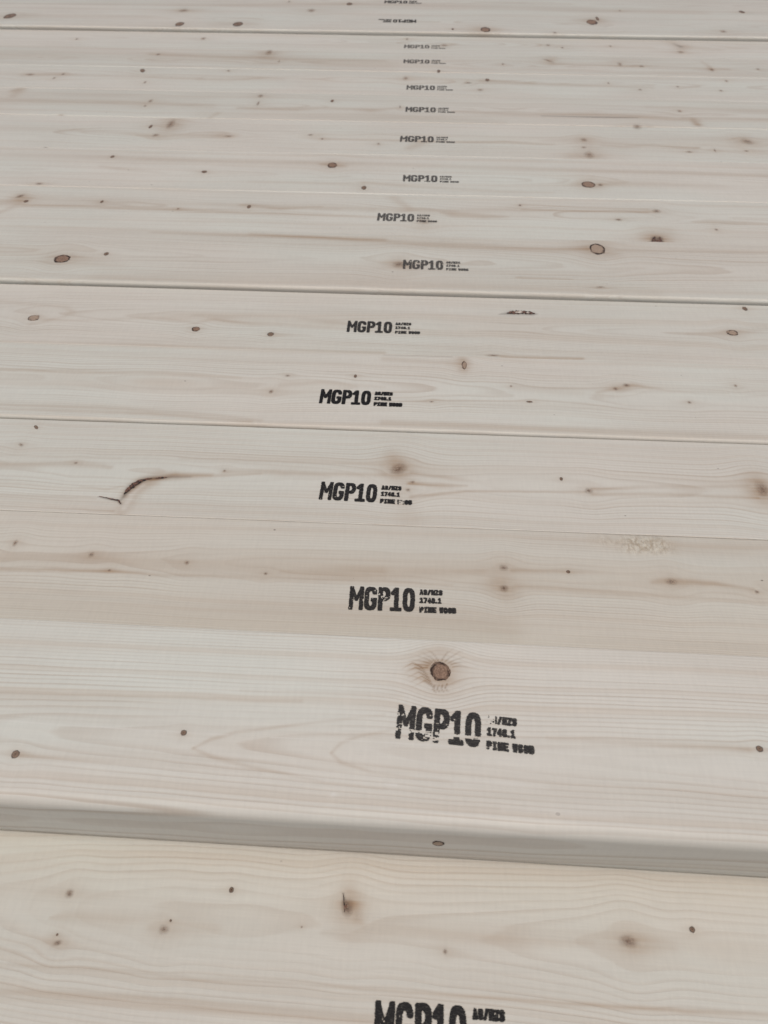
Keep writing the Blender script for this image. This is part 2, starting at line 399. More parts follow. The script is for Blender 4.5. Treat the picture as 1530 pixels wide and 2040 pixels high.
S = {
 0: [('t',[(0,1921,3,.25),(200,1932,4,.35),(390,1951,4,.4),(600,1960,3,.3),(765,1974,4,.3),(1000,1990,4,.4),(1270,2009,5,.5),(1530,2022,4,.3)]),
     ('t',[(0,1976,6,.3),(300,1990,7,.4),(765,2028,7,.3)]),('t',[(0,1990,3,.2),(400,2012,4,.3),(765,2036,3,.2)]),
     ('t',[(100,1829,3,.3),(130,1828,12,.28),(240,1832,16,.22),(330,1825,4,.1)]),('t',[(430,1850,12,.2),(330,1850,30,.16),(300,1850,10,.2)]),
     ('t',[(640,1858,3,.25),(700,1862,14,.2),(800,1856,15,.24),(1000,1873,14,.25),(1180,1880,6,.12)]),
     ('t',[(695,1770,16,.25),(700,1800,22,.5),(712,1825,14,.4),(722,1842,7,.2)]),('d',[(684,1782,1.5,.4),(687,1800,5,.6),(692,1812,5,.5)]),
     ('t',[(1262,1880,20,.3),(1340,1886,10,.15)])],
 1: [('p',[(0,1435,1.3,.5),(300,1456,1.5,.6),(455,1464,1.3,.4)]),('p',[(540,1469,1.2,.4),(690,1476,1.4,.6),(900,1487,1.2,.4),(1150,1503,1.4,.4),(1300,1514,1,.2)]),('p',[(657,1588,2,.1),(664,1582,4,.6),(674,1585,2,.2)]),('p',[(766,1562,2,.4),(790,1564,2.5,.6)]),('p',[(900,1556,3,.2),(1010,1562,6,.35),(1090,1568,5,.2)]),('p',[(1000,1612,3,.3),(1120,1618,5,.4),(1240,1628,3,.2)]),('t',[(40,1505,6,.3),(150,1512,8,.22),(300,1520,7,.15),(520,1540,4,.08)]),('t',[(0,1378,3,.2),(300,1388,4,.22),(600,1397,4,.2)]),
     ('t',[(480,1375,3,.1),(800,1386,5,.2)]),('t',[(385,1490,3,.25),(420,1474,4,.3),(470,1458,4,.3),(600,1443,3,.25),(765,1424,3,.15)]),
     ('t',[(385,1490,3,.25),(420,1508,4,.3),(500,1527,4,.3),(640,1558,3,.22),(765,1572,3,.12)]),
     ('t',[(660,1500,3,.3),(680,1480,4,.28),(720,1466,3,.22),(790,1452,3,.12)]),('t',[(660,1500,3,.3),(680,1520,4,.28),(740,1538,3,.2),(900,1560,3,.1)]),
     ('t',[(1090,1470,4,.15),(1300,1482,6,.25),(1490,1492,8,.35)]),('t',[(850,1330,28,.35),(880,1352,26,.4)]),
     ('t',[(877,1300,14,.12),(880,1320,14,.25)])] + CURL,
 2: [('t',[(0,1133,4,.5),(200,1137,4,.45),(330,1146,4,.35),(600,1152,4,.3),(765,1157,3,.3),(900,1166,3,.2)]),
     ('t',[(0,1112,10,.25),(200,1117,14,.28),(450,1130,14,.22),(765,1142,16,.25),(960,1138,9,.2)]),('t',[(1020,1136,4,.4),(1120,1138,5,.25),(1200,1142,3,.1)]),
     ('t',[(1030,1166,6,.3),(1200,1180,6,.25),(1530,1200,4,.22)]),('t',[(1300,1160,4,.35),(1337,1159,10,.35),(1420,1163,5,.5),(1500,1173,3,.5)]),
     ('t',[(1350,1090,12,.2),(1450,1090,14,.22),(1530,1090,12,.2)]),('t',[(0,1200,20,.10),(400,1230,30,.16),(900,1240,34,.20),(1010,1255,30,.20)]),
     ('t',[(1180,1075,10,.12),(1270,1085,16,.22),(1330,1085,14,.28)]),('t',[(990,1165,22,.25),(1010,1180,22,.25)]),('t',[(560,1138,3,.2),(690,1140,12,.22),(760,1138,10,.2)])],
 3: [('t',[(0,924,7,.35),(150,924,6,.32),(220,930,4,.3)]),('t',[(0,906,3,.2),(240,912,3,.15)]),('t',[(300,955,4,.5),(350,947,6,.5),(420,948,4,.4),(520,944,2,.2)]),
     ('d',[(248,984,1.5,.8),(258,972,4,1),(270,964,4,1),(285,956,3,.9),(300,953,1.5,.6),(318,952,3,.7),(335,951,1,.3)]),
     ('t',[(252,984,9,.5),(280,960,10,.75),(320,948,9,.5),(420,946,4,.3)]),('d',[(238,998,2,.3),(247,988,3,.5),(262,968,6,.45),(290,954,5,.4),(340,950,3,.4),(380,949,2,.2)]),('t',[(240,1022,10,.32),(254,1000,12,.38),(277,976,9,.32),(310,962,7,.25)]),('p',[(247,1012,5,.5),(262,985,5,.5),(285,966,4,.4)]),('t',[(160,970,2,.2),(215,974,2,.3),(245,968,2,.2)]),('t',[(0,985,2,.3),(120,990,2,.35),(190,992,2,.3)]),('t',[(0,1008,2,.3),(150,1014,2,.35),(225,1018,2.5,.4)]),
     ('d',[(196,989,1,.4),(220,994,1.8,.6),(236,997,1.8,.8),(241,1004,1.2,.7)]),('t',[(447,938,4,.3),(560,940,6,.4),(765,946,4,.2)]),
     ('t',[(360,913,2,.2),(520,918,3,.25),(765,926,2,.15)]),('t',[(820,941,3,.3),(900,953,5,.3),(960,960,2,.1)]),('t',[(815,962,3,.6),(880,967,5,.55),(930,967,2,.3)]),
     ('t',[(820,990,4,.5),(930,978,2.5,.4),(1165,980,2,.4)]),('t',[(1180,975,3,.5),(1300,970,4,.25),(1490,968,3,.25)]),('t',[(1180,985,3,.4),(1300,984,4,.3),(1510,992,3,.4)]),
     ('t',[(780,905,12,.25),(795,935,16,.45)]),('t',[(1510,960,18,.35),(1520,990,18,.35)]),('t',[(790,990,18,.2),(820,1035,20,.14)])],
 4: [('t',[(0,736,3,.35),(160,740,4,.35),(330,744,4,.3),(480,754,2,.2)]),('t',[(0,806,3,.35),(200,812,4,.4),(420,826,3,.3),(520,838,3,.25)]),
     ('t',[(560,768,5,.25),(640,762,4,.2),(765,772,3,.15)]),('t',[(765,842,6,.3),(1100,854,6,.3),(1530,870,6,.3)]),('t',[(0,815,3,.25),(300,824,3,.3),(500,840,3,.3)]),
     ('t',[(765,716,4,.3),(880,722,4,.35),(925,724,8,.35)]),('t',[(920,715,7,.35),(923,735,8,.35)]),('t',[(1190,782,3,.3),(1260,768,4,.5),(1330,778,2,.3),(1450,783,2,.25)]),
     ('d',[(765,708,1,.2),(900,711,1.2,.25)]),('t',[(1030,776,4,.12),(1150,782,8,.12)])],
 5: [('t',[(0,600,3,.15),(130,612,4,.2),(145,622,4,.22),(125,632,3,.2),(60,646,3,.15)]),('t',[(90,640,3,.12),(200,638,3,.18),(300,633,3,.18),(390,643,3,.2),(430,636,3,.2),(500,646,3,.2),(560,648,2,.15)]),
     ('t',[(0,680,3,.2),(300,688,4,.35),(560,696,3,.3),(765,703,3,.4)]),('t',[(600,635,3,.15),(660,642,6,.22),(700,645,2,.1)]),('t',[(1160,714,3,.5),(1060,713,3.5,.5),(1000,710,3,.4)]),
     ('d',[(995,626,1,.3),(1020,623,4,.5),(1060,625,3,.5),(1070,625,1,.3)]),('t',[(540,666,3,.3),(620,668,2,.15)]),('t',[(1370,665,3,.15),(1459,663,10,.2),(1530,655,3,.15)])],
 6: [('t',[(500,466,3,.3),(765,482,5,.4),(900,489,7,.45),(1100,497,5,.35),(1170,495,5,.4)]),('t',[(300,463,2,.2),(500,470,3,.35),(765,478,3,.3)]),('t',[(795,522,12,.35),(810,530,12,.3)]),
     ('t',[(1030,553,1.6,.5),(1140,556,1.2,.3)]),('t',[(1195,500,18,.3),(1225,508,8,.2)]),('t',[(124,516,14,.25),(240,530,8,.1)]),('t',[(1230,498,2,.2),(1530,503,2,.25)]),('t',[(0,520,4,.1),(90,520,6,.2)]),
     ('t',[(200,555,14,.14),(765,560,14,.16),(1300,585,14,.16)])],
 7: [('t',[(0,402,7,.6),(40,398,7,.7),(60,396,3,.4)]),('t',[(0,423,3,.4),(35,408,5,.45)]),('t',[(60,396,9,.4),(250,402,8,.35),(400,407,5,.3),(765,417,6,.35),(880,420,5,.3),(1020,417,5,.4),(1300,422,3,.4)]),
     ('t',[(50,409,3,.6),(200,413,3,.6),(360,418,4,.7),(560,425,4,.5),(765,433,2,.4)]),('t',[(880,424,2,.5),(900,427,5,.75),(960,431,4,.75),(1012,432,1,.5)]),('t',[(1380,442,1.5,.6),(1420,443,5,.6),(1530,446,2,.6)]),
     ('t',[(480,408,2,.5),(560,415,3,.6),(640,412,2,.3)]),('t',[(1300,478,9,.5),(1318,480,9,.5)]),('d',[(1300,483,2,.8),(1304,474,2,.8),(1308,481,2,.8),(1315,474,2,.9),(1316,486,2.5,.9)]),('t',[(1310,470,16,.5),(1330,462,10,.3)]),
     ('t',[(1040,407,1,.5),(1150,413,1.2,.5),(1290,417,1.2,.5)]),('t',[(1040,417,1,.5),(1150,421,1.2,.5),(1290,423,1.2,.5)]),('t',[(785,395,5,.35),(815,415,4,.45)])],
 8: [('t',[(0,308,4,.3),(400,319,5,.35),(765,327,4,.3),(1100,338,3.5,.4),(1530,350,4,.45)]),('t',[(200,331,2,.25),(240,336,3,.35),(330,345,2,.2)]),('t',[(1200,365,4,.4),(1320,368,5,.3),(1450,373,3,.2)]),
     ('t',[(725,364,3,.4),(800,370,3,.35),(1000,381,3,.3),(1100,384,2,.2)]),('t',[(640,327,2,.4),(684,331,3,.4)]),('t',[(500,361,3,.15),(720,368,3,.3)])],
 9: [('t',[(0,255,4,.25),(150,259,4,.3),(300,268,4,.3),(460,271,4,.35)]),('t',[(640,277,2,.2),(905,284,2,.6),(1010,283,2,.6),(1100,288,2,.3)]),('t',[(1200,290,2,.3),(1240,293,3,.35),(1300,288,2,.3),(1380,297,3,.45),(1390,295,2,.4)]),
     ('t',[(815,296,4,.45),(840,284,6,.55),(852,277,3,.4)]),('t',[(1140,312,7,.35),(1180,308,10,.35)]),('t',[(1165,279,9,.35),(1175,283,7,.3)]),('t',[(340,245,12,.45),(346,252,8,.5)]),('t',[(1480,281,10,.4),(1500,285,5,.4)]),
     ('t',[(1200,285,1.5,.3),(1300,291,1.5,.4),(1390,294,1.5,.4)]),('t',[(120,259,2,.1),(160,259,3,.2)])],
 10: [('t',[(26,192,3,.35),(36,182,4.5,.6),(48,175,3,.45)]),('t',[(24,181,2,.3),(40,176,3,.4)]),('t',[(100,244,1.5,.3),(112,236,2,.8),(121,229,2,.7)]),('d',[(108,239,1,.2),(120,230,1.2,.4)]),('t',[(417,235,2,.3),(434,225,2,.4)]),('t',[(1378,240,1.5,.3),(1390,249,2.5,.8)]),('t',[(905,222,2,.5),(1050,228,3,.5),(1180,229,4,.8),(1300,234,4,.8),(1390,240,3,.4)]),('d',[(1080,231,.7,.4),(1200,234,1,.6),(1270,235,.7,.4)]),('t',[(475,215,2,.5),(590,217,3,.7),(640,215,3,.4),(700,217,2,.5),(740,219,3.5,.7),(795,215,1.5,.3)]),
     ('t',[(0,200,3,.3),(200,203,4,.45),(300,205,3,.4),(420,211,4,.3)]),('t',[(1380,236,2,.4),(1390,247,4,.5)]),('t',[(1290,213,3,.2),(1530,223,6,.3)]),('t',[(400,228,6,.15),(765,234,8,.3),(1000,244,4,.2)]),('t',[(1360,235,2,.4),(1530,238,3,.5)]),('t',[(0,190,10,.14),(400,195,12,.14)])],
 11: [('t',[(810,153,2,.4),(1000,162,3,.4),(1100,168,2.5,.5),(1300,175,1.5,.4)]),('t',[(50,149,3,.35),(150,149,3,.3),(300,153,3,.3),(400,156,2,.35)]),('t',[(960,162,3,.3),(1060,167,3,.3)]),('t',[(400,157,3,.3),(560,157,3,.25)])],
 12: [('t',[(1398,122,1.2,.3),(1412,132,1.5,.5),(1417,139,2,.6)]),('t',[(1097,127,1.5,.6),(1150,129,1.3,.7),(1235,131,1.5,.7),(1300,132,2,.35),(1450,138,2,.3)]),('t',[(1093,122,4,.5),(1102,116,3,.4)]),('t',[(300,108,2,.35),(420,113,2.5,.5),(600,118,3,.4),(765,121,2,.35)]),('t',[(0,105,8,.2),(400,110,8,.2),(765,130,8,.22)]),('t',[(535,106,9,.4),(548,104,6,.3)])],
 13: [('d',[(1342,87,1,.2),(1356,93,1.5,.45)]),('t',[(1335,84,4,.4),(1356,92,5,.6),(1358,100,3,.5)]),('t',[(1370,94,3,.4),(1430,98,3,.25)]),('t',[(740,83,2,.3),(810,86,2,.3)]),('t',[(880,92,3,.25),(905,87,2,.3)]),('t',[(1080,90,2,.3),(1300,95,2,.2)])],
 14: [('t',[(360,21,4,.3),(400,20,3,.2)]),('t',[(0,34,6,.2),(60,30,5,.2)]),('t',[(955,60,8,.5),(985,60,5,.35)]),('t',[(1150,39,4,.3),(1195,40,5,.4)]),('t',[(440,48,7,.25),(500,48,6,.25)])],
 15: [('t',[(0,8,2,.3),(400,10,2,.3),(695,8,2.5,.5),(900,12,4,.3),(1400,26,4,.3)])],
}
# how the log was cut: row of the pith at x=765, depth below the top (mm), change of depth along (mm/mm), ring width (mm)
CUT = {0: (1856, 22, -.030, 2.3), 1: (1495, 14, -.030, 2.4), 2: (1135, 16, -.012, 2.0), 3: (955, 24, .012, 2.1), 4: (775, 26, .015, 2.2),
       5: (645, 15, -.03, 2.3), 6: (520, 26, .02, 2.6), 7: (418, 30, .01, 2.3), 8: (352, 20, .02, 2.6), 9: (275, 28, -.01, 2.4),
       10: (215, 26, .012, 2.4), 11: (160, 30, .01, 2.4), 12: (126, 30, -.01, 2.4), 13: (84, 30, .012, 2.4), 14: (42, 28, .01, 2.4), 15: (2, 28, .01, 2.4)}
# tone, warmth of the wood
TONE = {0: (.97, .20), 1: (1.03, .04), 2: (.99, .34), 3: (1.0, .10), 4: (1.0, .10), 5: (.99, .13), 6: (.98, .18), 7: (1.0, .12), 8: (1.0, .10),
        9: (.99, .13), 10: (.97, .20), 11: (.99, .14), 12: (.96, .20), 13: (.99, .10), 14: (.97, .14), 15: (.95, .2)}
LABEL = {
 0: 'nearest pine board, lowest in the picture, in front of the raised board',
 1: 'raised pine board, a full thickness higher, with a round brown knot above its stamp',
 2: 'pine board directly behind the raised board, rough torn-grain patch towards the right',
 3: 'pine board with a dark curved bark split left of its stamp',
 4: 'pine board with the blackest, cleanest stamp and a brown-streaked lower edge',
 5: 'pine board with a slim black bark pocket at upper right',
 6: 'pine board with a large oval brown knot at far left, behind a dark gap',
 7: 'pine board with tan wedges and a black star-shaped knot right of its stamp',
 8: 'pine board with dark oval knots left and right of its stamp and clean grain',
 9: 'pine board with a branch scar under its stamp and faded knot clusters at right',
 10: 'pine board with a long brown streak running from its stamp to the right',
 11: 'pine board with small grey knots just above and right of its stamp',
 12: 'pine board with a hooked dark line well to the right of its stamp',
 13: 'pine board with the palest grey stamp, just in front of the far dark step',
 14: 'far pine board whose stamp is upside down, above the far dark step',
 15: 'farthest pine board, at the top of the picture, its stamp cut by the frame',
}

STYLE = {'R': (.75, 1.0, .15, 0.0), 'P': (.95, .35, .1, .15), 'D': (.9, 1.0, .75, 0.35), 'S': (.12, .60, .30, 1.0), 'B': (.12, .95, .12, 1.0)}

# ------------------------------------------------------------------ board mesh
ARRIS = {0: .0012, 1: .0056, 3: .0005, 4: .0024, 6: .0030, 14: .0030}
def make_board(b):
    i = b.i
    rng = np.random.RandomState(100 + i)
    # rows in view
    vs = [loc(b, x, y) for x in (-30, 1560) for y in ((1690, 2060) if i == 0 else ((1225, 1700) if i == 1 else (EDGE.get(i, (0,))[0], EDGE.get(i + 1, (0,))[0])))]
    ua, ub = min(v[0] for v in vs), max(v[0] for v in vs)
    mid = 1850 if i == 0 else (1450 if i == 1 else (1150 if i == 2 else .5 * (EDGE[i][0] + EDGE.get(i + 1, (0,))[0])))
    ppm = px_scale(mid, b.z)
    du = 3.2 / ppm
    dv = 0.0005 if i == 1 else max(0.0008, 1.4 / ppm)
    nu = int((ub - ua) / du) + 1
    u = np.linspace(ua, ub, nu)
    ends = np.array([0.03, 0.08, 0.16, 0.3, 0.5, 0.8])
    u = np.r_[(ua - ends)[::-1], u, ub + ends]
    nu = len(u)
    W, T = b.width, b.top
    r = ARRIS.get(i, 0.0010 if i < 7 else 0.0016)
    rb = 0.0007
    ang = np.linspace(0, math.pi / 2, 6)
    nv = int((W - 2 * r) / dv)
    prof = []
    nside = 14 if i == 1 else 4
    for z in np.linspace(0.0, T - r, nside): prof.append((0.0, z, 0))
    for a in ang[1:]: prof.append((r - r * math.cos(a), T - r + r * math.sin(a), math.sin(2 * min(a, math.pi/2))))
    for v in np.linspace(r, W - rb, nv)[1:-1]: prof.append((v, T, 0))
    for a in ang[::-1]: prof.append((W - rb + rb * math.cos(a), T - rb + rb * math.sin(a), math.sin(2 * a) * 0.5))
    for z in np.linspace(T - rb, 0.0, 3)[1:]: prof.append((W, z, 0))
    prof = np.array(prof)
    npf = len(prof)
    Ug, Vg = np.meshgrid(u, prof[:, 0], indexing='ij')
    Zg = np.broadcast_to(prof[:, 1], Ug.shape)
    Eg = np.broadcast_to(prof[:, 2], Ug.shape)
    # slight bow and cup of a real board
    um, vm = Ug * 1000, Vg * 1000
    bow = 0.00025 * vnoise1(um / 260 + 9, 7 + i)
    Zs = Zg + np.where(Zg > 0.001, bow, 0)
    # ------- growth-ring field
    prow, d0, slope, sp = CUT[i]
    v0 = loc(b, 765, prow)[1] * 1000
    v0u = v0 + 1.6 * vnoise1(um / 150 + 31, 50 + i) + 0.3 * vnoise1(um / 37 + 3, 80 + i)
    veff = vm.copy(); ueff = um.copy()
    tint = np.zeros_like(um); dark = np.zeros_like(um); torn = np.zeros_like(um); pale = np.zeros_like(um)
    for kn in K[i]:
        c = loc(b, kn[0], kn[1]) * 1000
        s = px_scale(kn[1], b.z) / 1000
        e = math.sin(math.atan((kn[1] - CY) / F_PX) + PITCH)
        ru, rv = kn[2] / s, kn[3] / s / e
        st = kn[4]
        rr = math.sqrt(ru * rv)
        amp = {'R': 1.5, 'P': 1.3, 'D': .8, 'S': 1.0, 'B': 1.25}[st]
        dux, dvx = um - c[0], vm - c[1]
        near = np.exp(-(dux / (1.7 * rr + 4)) ** 2) * np.exp(-(dvx / (4.0 * rr + 3)) ** 2)
        veff -= amp * rr * np.tanh(dvx / (rr * 1.15 * max(1, amp))) * near
        q = (dux / (1.5 * ru + .5)) ** 2 + (dvx / (1.5 * rv + .5)) ** 2
        tint += (.65 if i >= 9 else 1.0) * {'R': .32, 'P': .18, 'D': .16, 'S': .15, 'B': .32}[st] * np.exp(-q)
        q2 = np.exp(-(dux / (5 * ru)) ** 2 - (dvx / (0.8 * rv + .3)) ** 2)
        tint += .14 * q2
    ds = .25 if i == 1 else 1.0
    depth = np.abs(d0 + slope * um + ds * 2.2 * vnoise1(um / 90 + 5, 20 + i) + ds * 0.4 * vnoise1(um / 28 + 5, 21 + i) - (T - Zg) * 1000)
    ring = np.sqrt((veff - v0u) ** 2 + depth ** 2)
    ring = ring / sp + 0.12 * vnoise2(um / 30, vm / 4, 60 + i)
    # rings get closer outwards, as in a real log
    ring = ring * (1 + 0.010 * ring)
    # ------- stains along polylines
    top = (Zg > T - 0.004)
    for kind, pts in S.get(i, []):
        L = []
        for (x, y, h, st) in pts:
            c = loc(b, x, y) * 1000
            s = px_scale(y, b.z) / 1000
            e = math.sin(math.atan((y - CY) / F_PX) + PITCH)
            L.append((c[0], c[1], h / s / e, st))
        wig = 0.25 * vnoise1(um / 6 + 40, 33)
        best = np.zeros_like(um)
        for (a, bb) in zip(L[:-1], L[1:]):
            dx, dy = bb[0] - a[0], bb[1] - a[1]
            l2 = dx * dx + dy * dy + 1e-9
            t0 = ((um - a[0]) * dx + (vm - a[1]) * dy) / l2
            t = np.clip(t0, 0, 1)
            h = a[2] + (bb[2] - a[2]) * t
            st = a[3] + (bb[3] - a[3]) * t
            dist = np.hypot(um - a[0] - t * dx, vm - a[1] - t * dy + wig * np.minimum(h, 1))
            f = np.exp(-(dist / np.maximum(h, .30 if i == 1 else .45)) ** 2) * st
            # one-sided, streaky edge, like the late wood on one side of a ring
            best = np.maximum(best, f)
        if kind == 't': tint = np.maximum(tint, 0) + best * (1.1 if i < 7 else .72)
        elif kind == 'p': pale = np.maximum(pale, best)
        else: dark = np.maximum(dark, best)
    if i == 2:
        c = loc(b, 1285, 1085) * 1000
        torn = np.exp(-((um - c[0]) / 15) ** 4 - ((vm - c[1]) / 7) ** 4)
        c2 = loc(b, 1225, 1078) * 1000
        torn = np.maximum(torn, .5 * np.exp(-((um - c2[0]) / 13) ** 2 - ((vm - c2[1]) / 4) ** 2))
    tint = np.where(top, np.clip(tint, 0, 1.2), tint * 0.3)
    dark = np.where(top, dark, 0)
    nfine = (Ug > ua - .01) & (Ug < ub + .01)
    Zs = Zs - np.where(top & nfine, np.clip(dark - .3, 0, 1) * 0.0005, 0)
    if i == 2:
        Zs = Zs + np.where(top, torn * 0.00022 * vnoise2(um / 1.6, vm / 2.4, 5), 0)
    # ------- mesh
    co = np.stack([Ug, Vg, Zs], -1).reshape(-1, 3)
    idx = np.arange(nu * npf).reshape(nu, npf)
    q = np.stack([idx[:-1, :-1], idx[1:, :-1], idx[1:, 1:], idx[:-1, 1:]], -1).reshape(-1, 4)
    under = np.stack([idx[:-1, -1], idx[1:, -1], idx[1:, 0], idx[:-1, 0]], -1)
    q = np.concatenate([q, under])
    n4 = len(q)
    capa, capb = idx[0, :], idx[-1, ::-1]
    loops = np.concatenate([q.ravel(), capa, capb])
    starts = np.concatenate([np.arange(n4) * 4, [n4 * 4, n4 * 4 + npf]])
    me = bpy.data.meshes.new('pine_board')
    me.vertices.add(len(co)); me.vertices.foreach_set('co', co.astype(np.float32).ravel())
    me.loops.add(len(loops)); me.loops.foreach_set('vertex_index', loops.astype(np.int32))
    me.polygons.add(n4 + 2); me.polygons.foreach_set('loop_start', starts.astype(np.int32))
    me.update(calc_edges=True)
    sm = np.ones(n4 + 2, bool); sm[-2:] = False; sm[n4 - (nu - 1):n4] = False
    me.polygons.foreach_set('use_smooth', sm)
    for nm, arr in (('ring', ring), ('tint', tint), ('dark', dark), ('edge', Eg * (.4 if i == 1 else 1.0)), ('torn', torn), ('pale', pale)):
        at_ = me.attributes.new(nm, 'FLOAT', 'POINT')
        at_.data.foreach_set('value', np.ascontiguousarray(arr, np.float32).ravel())
    me.materials.append(WOOD)
    o = bpy.data.objects.new('pine_board', me)
    COL.objects.link(o)
    o.location = b.base
    o.rotation_euler = (0, 0, -R_(b.yaw))
    o['label'] = LABEL[i]; o['category'] = 'timber board'; o['group'] = 'stamped pine boards laid side by side'
    o['seed'] = float(i) * 1.37 + 0.21
    o['tone'], o['warm'] = TONE[i]
    o['grain'] = .31 if i == 0 else (.40 if i < 7 else .34)
    b.o = o
    b.rng = random.Random(500 + i)
    return o

# ------------------------------------------------------------------ knots: one low disc, copied
def disc_mesh():
    vs, fs = [(0, 0, 1.0)], []
    n = 20
    rs = (0.35, 0.7, 1.0)
    for rr in rs:
        for k in range(n):
            a = 2 * math.pi * k / n
            vs.append((rr * math.cos(a), rr * math.sin(a), 1.0 - rr * rr))
    for k in range(n): fs.append((0, 1 + k, 1 + (k + 1) % n))
    for j in range(len(rs) - 1):
        for k in range(n):
            a, c = 1 + j * n, 1 + (j + 1) * n
            fs.append((a + k, c + k, c + (k + 1) % n, a + (k + 1) % n))
    me = bpy.data.meshes.new('knot')
    me.from_pydata(vs, [], fs)
    me.polygons.foreach_set('use_smooth', [True] * len(me.polygons))
    me.materials.append(KNOT)
    return me
DISC = disc_mesh()

def add_knot(b, kn):
    x, y, hw, hh, st = kn[:5]
    tilt = kn[5] if len(kn) > 5 else 0
    c = loc(b, x, y)
    s = px_scale(y, b.z)
    e = math.sin(math.atan((y - CY) / F_PX) + PITCH)
    o = bpy.data.objects.new('knot', DISC)
    COL.objects.link(o)
    o.parent = b.o
    k = 1.12
    bow = 0.00025 * float(vnoise1(np.array([c[0] * 1000 / 260 + 9]), 7 + b.i)[0])
    o.location = (c[0], c[1], b.top + bow + 0.00006)
    o.scale = (hw / s * k, hh / s / e * k, 0.00014)
    o.rotation_euler = (0, 0, R_(tilt))
    rim, body, core, soft = STYLE[st]
    if b.i >= 9 and st in 'SB': core *= .6; body *= .8
    j = b.rng.uniform(.8, 1.15)
    o['rim'], o['body'], o['core'], o['soft'] = rim * j, min(1, body * j), core * j, soft
    return o

# ------------------------------------------------------------------ grade stamps: ink as fine runs along the grain
def arc(cx, cy, rx, ry, a0, a1, n=14):
    return [(cx + rx * math.cos(math.radians(a0 + (a1 - a0) * k / n)), cy + ry * math.sin(math.radians(a0 + (a1 - a0) * k / n))) for k in range(n + 1)]

def glyph(ch):
    """strokes in a 1 x 1 cell, y up"""
    G = {
     'M': [[(.0, 0), (.0, 1)], [(1, 0), (1, 1)], [(.04, 1), (.5, .42)], [(.96, 1), (.5, .42)]],
     'G': [arc(.5, .74, .5, .26, 12, 180, 12) + arc(.5, .26, .5, .26, 180, 360, 14) + [(1, .44)], [(1, .44), (.80, .44)]],
     'P': [[(0, 0), (0, 1)], [(0, 1), (.55, 1)] + arc(.52, .74, .48, .26, 90, -90, 12) + [(0, .48)]],
     '1': [[(.55, 0), (.55, 1)], [(.55, 1), (.08, .80)], [(0, 0), (1, 0)]],
     '0': [arc(.5, .68, .5, .32, 0, 180, 14) + arc(.5, .32, .5, .32, 180, 360, 14) + [(1, .68)]],
     'A': [[(0, 0), (.5, 1), (1, 0)], [(.2, .32), (.8, .32)]],
     'S': [arc(.5, .75, .48, .25, 20, 250, 10) + arc(.5, .25, .48, .25, 80, -160, 10)],
     '/': [[(.1, 0), (.9, 1)]],
     'N': [[(0, 0), (0, 1), (1, 0), (1, 1)]],
     'Z': [[(0, 1), (1, 1), (0, 0), (1, 0)]],
     '7': [[(0, 1), (1, 1), (.35, 0)]],
     '4': [[(.75, 0), (.75, 1), (0, .3), (1, .3)]],
     '8': [arc(.5, .76, .42, .24, 0, 360, 16), arc(.5, .26, .5, .26, 0, 360, 16)],
     '.': [[(.5, .02), (.5, .04)]],
     'I': [[(.5, 0), (.5, 1)], [(.2, 0), (.8, 0)], [(.2, 1), (.8, 1)]],
     'E': [[(1, 0), (0, 0), (0, 1), (1, 1)], [(0, .5), (.85, .5)]],
     'W': [[(0, 1), (.25, 0), (.5, .8), (.75, 0), (1, 1)]],
     'O': [arc(.5, .62, .5, .38, 0, 180, 12) + arc(.5, .38, .5, .38, 180, 360, 12) + [(1, .62)]],
     'D': [[(0, 0), (0, 1), (.45, 1)] + arc(.45, .5, .55, .5, 90, -90, 14) + [(0, 0)]]}
    return G[ch]

def layout():
    """segments (x0, y0, x1, y1, half thickness) in mm; origin at the lower left of the M"""
    seg = []
    def text(s, x, y, cw, pitch, h, t):
        for ch in s:
            if ch != ' ':
                wv = cw * (.45 if ch == '.' else 1)
                for st in glyph(ch):
                    for p, q in zip(st[:-1], st[1:]):
                        seg.append((x + t + p[0] * (wv - 2 * t), y + t + p[1] * (h - 2 * t), x + t + q[0] * (wv - 2 * t), y + t + q[1] * (h - 2 * t), t))
            x += pitch * (.62 if ch in '. ' else 1)
    H = 16.2
    x = 0
    for ch, wv, adv in (('M', 7.9, 8.4), ('G', 7.0, 7.7), ('P', 6.7, 6.7), ('1', 6.5, 7.0), ('0', 6.7, 7.0)):
        for n_, st in enumerate(glyph(ch)):
            t = 1.26 if ch != 'M' else (1.12 if n_ < 2 else .88)
            for p, q in zip(st[:-1], st[1:]):
                seg.append((x + t + p[0] * (wv - 2 * t), t + p[1] * (H - 2 * t), x + t + q[0] * (wv - 2 * t), t + q[1] * (H - 2 * t), t))
        x += adv
    x = 39.2
    text('AS/NZS', x, 11.8, 1.95, 2.15, 3.7, .43)
    text('1748.1', x, 6.1, 1.95, 2.18, 3.7, .43)
    text('PINE WOOD', x, -.3, 2.15, 2.36, 3.8, .46)
    return seg
SEG = layout()
STAMP_W = 59.3

